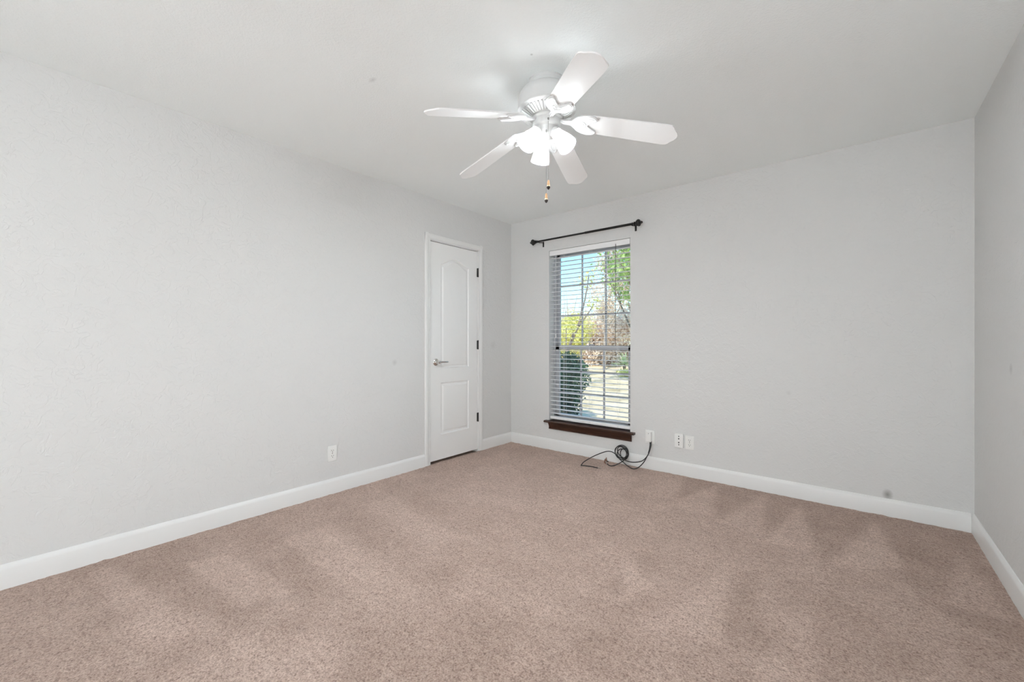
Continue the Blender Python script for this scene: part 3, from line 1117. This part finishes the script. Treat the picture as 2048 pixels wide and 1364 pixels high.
# pull chains
for (lat, dep, z0, z1) in ((0.0095, 0.068, 2.222, 1.917), (-0.0010, 0.055, 2.168, 1.856)):
    dirc = Vector((0.571, -0.821, 0))
    rgt = Vector((0.772, 0.635, 0))
    px = rgt * lat + dirc * dep
    b = MB()
    b.tube([px + Vector((0, 0, fz(z0))), px + Vector((0, 0, fz(z1)))], 0.0011, 6)
    b.lathe([(0, 0.006), (0.0045, 0.004), (0.0055, -0.002), (0.0035, -0.008), (0, -0.009)], Matrix.Translation(px + Vector((0, 0, fz(z0)))), 10)
    ch = b.build('pull_chain', M['chain'], fan, smooth=50)
    b = MB()
    mt = Matrix.Translation(px + Vector((0, 0, fz(z1))))
    b.lathe([(0, 0.001), (0.0042, 0), (0.0050, -0.004), (0.0066, -0.020), (0.0074, -0.026), (0, -0.026)], mt, 16)
    o = b.build('pull_knob', M['knob_wood'], ch, smooth=40)
    o['label'] = 'turned wooden pull knob'
    b = MB()
    b.lathe([(0, -0.0255), (0.0082, -0.0255), (0.0086, -0.029), (0.0082, -0.031), (0, -0.031)], mt, 16)
    b.build('knob_ring', M['knob_cream'], ch, smooth=40)
    b = MB()
    b.lathe([(0, -0.031), (0.0084, -0.031), (0.0086, -0.036), (0.0062, -0.041), (0.0040, -0.0425), (0.0032, -0.045), (0, -0.046)], mt, 16)
    b.build('knob_tip', M['knob_dark'], ch, smooth=40)

# ------------------------------------------------------------------ garden outside
GZ = -0.25
b = MB().box((-40, T + 0.001, GZ - 0.2), (25, 60, GZ))
tag(b.build('lawn', M['lawn']), 'dry straw coloured lawn seen through the window', 'lawn', kind='structure')


def leaves(centres, radii, n, size, seed, flat=0.7):
    """n folded leaves scattered through ellipsoid clumps; returns verts, faces"""
    rg = np.random.default_rng(seed)
    centres = np.array(centres, float)
    radii = np.array(radii, float)
    wts = np.prod(radii, 1) ** (2 / 3)
    ci = rg.choice(len(centres), n, p=wts / wts.sum())
    d = rg.standard_normal((n, 3))
    d /= np.linalg.norm(d, axis=1)[:, None]
    rr = rg.random(n) ** 0.45
    p = centres[ci] + d * rr[:, None] * radii[ci]
    u = rg.standard_normal((n, 3))
    u /= np.linalg.norm(u, axis=1)[:, None]
    v = np.cross(u, rg.standard_normal((n, 3)))
    v /= np.linalg.norm(v, axis=1)[:, None]
    w_ = np.cross(u, v)
    s = size * (0.6 + 0.8 * rg.random(n))[:, None]
    q0 = p - u * s
    q1 = p + v * s * 0.45 + w_ * s * 0.12
    q2 = p + u * s
    q3 = p - v * s * 0.45 + w_ * s * 0.12
    V = np.stack([q0, q1, q2, q3], 1).reshape(-1, 3)
    k = np.arange(n)[:, None] * 4
    Fc = np.concatenate([k + np.array([[0, 1, 2]]), k + np.array([[0, 2, 3]])], 0)
    return V, Fc


def branches(b, base, height, spread, rad, rg, levels=3, kids=5):
    def grow(p, d, length, r_, lev):
        pts = [p]
        cur = p.copy()
        dd = d.copy()
        for _ in range(4):
            dd = (dd + Vector((rg.uniform(-.16, .16), rg.uniform(-.16, .16), rg.uniform(-.05, .12)))).normalized()
            cur = cur + dd * length / 4
            pts.append(cur.copy())
        b.tube(pts, r_, 5, r_ * 0.45)
        ends.append(cur.copy())
        if lev > 0:
            for _ in range(kids):
                q = pts[rg.randint(1, 4)]
                nd = (dd + Vector((rg.uniform(-1, 1), rg.uniform(-1, 1), rg.uniform(-.1, .7))) * spread).normalized()
                grow(q, nd, length * rg.uniform(.45, .7), r_ * 0.45, lev - 1)
    ends = []
    grow(Vector(base), Vector((rg.uniform(-.08, .08), rg.uniform(-.08, .08), 1)).normalized(), height, rad, levels)
    return ends


def tree(name, label, cat, base, height, rad, leafmat, n, size, clump, seed, spread=0.8, barkm='bark', levels=3, extra=None, group=None):
    rg = random.Random(seed)
    t = thing(name, label, cat, base, group)
    b = MB()
    ends = branches(b, (0, 0, 0), height, spread, rad, rg, levels)
    b.build('trunk', M[barkm], t, smooth=60)
    cs = [tuple(e) for e in ends]
    rs = [(clump, clump, clump * 0.8)] * len(cs)
    if extra:
        for c_, r_ in extra:
            cs.append(c_)
            rs.append(r_)
    V, Fc = leaves(cs, rs, n, size, seed)
    obj_np('foliage', V, Fc, M[leafmat], t)
    return t


tree('broadleaf_tree', 'bright green leafy tree filling the top right of the window view', 'tree', (-2.2, 9.2, GZ), 3.6, 0.10, 'leaf_green', 5200, 0.075, 0.36, 11, 0.75)
tree('bare_tree', 'tall tan tree with sparse dry leaves at the middle of the window view', 'tree', (-6.6, 15.2, GZ), 3.9, 0.085, 'leaf_tan', 9000, 0.06, 0.50, 6, 0.7, 'bark_pale')
tree('yellow_tree', 'yellow green bushy tree above the dark shrub', 'tree', (-5.9, 10.6, GZ), 1.35, 0.07, 'leaf_yellow', 7000, 0.05, 0.36, 21, 0.8)
tree('young_tree', 'thin trunked young tree at the left edge of the window view', 'tree', (-3.68, 6.62, GZ), 2.1, 0.07, 'leaf_yellow', 260, 0.05, 0.30, 35, 0.25, 'bark', 1)

# woodland beyond the lawn: too many stems and leaves to count
rg = random.Random(77)
b = MB()
for k in range(230):
    t = rg.random()
    base = Vector((-13.5 + 15.0 * t, 15.2 + 5.5 * t + rg.uniform(0, 4.0), GZ))
    hgt = rg.uniform(1.2, 4.2)
    b.tube([base, base + Vector((rg.uniform(-.15, .15), rg.uniform(-.15, .15), hgt * 0.5)), base + Vector((rg.uniform(-.5, .5), rg.uniform(-.3, .3), hgt))], rg.uniform(.02, .07), 5, 0.012)
wd = b.build('woodland', M['bark_pale'])
tag(wd, 'tangled tan woodland of bare stems along the far edge of the lawn', 'woodland', kind='stuff')
cs, rs = [], []
for k in range(260):
    t = rg.random()
    cs.append((-13.5 + 15.0 * t, 15.4 + 5.5 * t + rg.uniform(0, 3.5), GZ + 0.2 + rg.random() ** 1.2 * (2.6 + 2.2 * min(1, max(0, (t - 0.35) * 4)))))
    rs.append((0.9, 0.6, 0.55))
V, Fc = leaves(cs, rs, 62000, 0.085, 91)
obj_np('foliage', V, Fc, M['leaf_tan'], wd)['kind'] = 'stuff'

# dark shrub close to the house
sh = thing('garden_shrub', 'dark green upright shrub just outside the window', 'shrub', (-0.86, 2.62, GZ))
b = MB()
rgs = random.Random(3)
for k in range(9):
    b.tube([(rgs.uniform(-.05, .05), rgs.uniform(-.05, .05), 0), (rgs.uniform(-.16, .16), rgs.uniform(-.16, .16), 0.5), (rgs.uniform(-.24, .24), rgs.uniform(-.24, .24), 1.05)], 0.012, 6, 0.004)
b.build('stems', M['bark'], sh, smooth=60)
cs = [(0, 0, 0.45), (0.03, 0, 0.75), (-0.05, 0.05, 1.0), (0.06, 0, 0.92), (-0.08, 0, 0.25)]
rs = [(.28, .28, .28), (.36, .34, .30), (.27, .26, .2), (.27, .27, .22), (.30, .30, .26)]
V, Fc = leaves(cs, rs, 5200, 0.030, 6)
obj_np('foliage', V, Fc, M['leaf_dark'], sh)

# weedy plants between shrub and woodland
V, Fc = leaves([(-4.1 + 0.16 * k, 11.9 + 0.28 * k * 0.5 + rg.uniform(-.5, .5), GZ + 0.12) for k in range(14)], [(.28, .5, .16)] * 14, 2600, 0.06, 15)
wp = obj_np('weeds', V, Fc, M['leaf_yellow'])
tag(wp, 'low yellow green weeds along the far side of the lawn', 'weeds', kind='stuff')

# spiky plant
yk = thing('yucca', 'spiky plant with pale sword leaves at the lawn edge on the right', 'yucca', (-5.05, 14.1, GZ))
b = MB()
b.tube([(0, 0, 0), (0, 0, 0.35)], 0.07, 8)
b.build('stem', M['bark'], yk)
verts, faces = [], []
rgy = random.Random(9)
for k in range(60):
    az = rgy.uniform(0, 2 * PI)
    el = R(rgy.uniform(-5, 85))
    d = Vector((math.cos(el) * math.cos(az), math.cos(el) * math.sin(az), math.sin(el)))
    s_ = d.cross(Vector((0, 0, 1))).normalized()
    n_ = s_.cross(d)
    L = rgy.uniform(0.5, 0.78)
    p0 = Vector((0, 0, 0.36))
    i = len(verts)
    for t, w0 in ((0.05, .018), (0.45, .026), (0.8, .016)):
        c_ = p0 + d * L * t - Vector((0, 0, 0.10 * t * t))
        verts += [c_ - s_ * w0 + n_ * 0.006, c_ - n_ * 0.004, c_ + s_ * w0 + n_ * 0.006]
    verts.append(p0 + d * L - Vector((0, 0, 0.10)))
    for r0 in (0, 3):
        faces += [(i + r0, i + r0 + 1, i + r0 + 4, i + r0 + 3), (i + r0 + 1, i + r0 + 2, i + r0 + 5, i + r0 + 4)]
    faces += [(i + 6, i + 7, i + 9), (i + 7, i + 8, i + 9)]
obj_np('leaves', verts, faces, M['leaf_yucca'], yk)
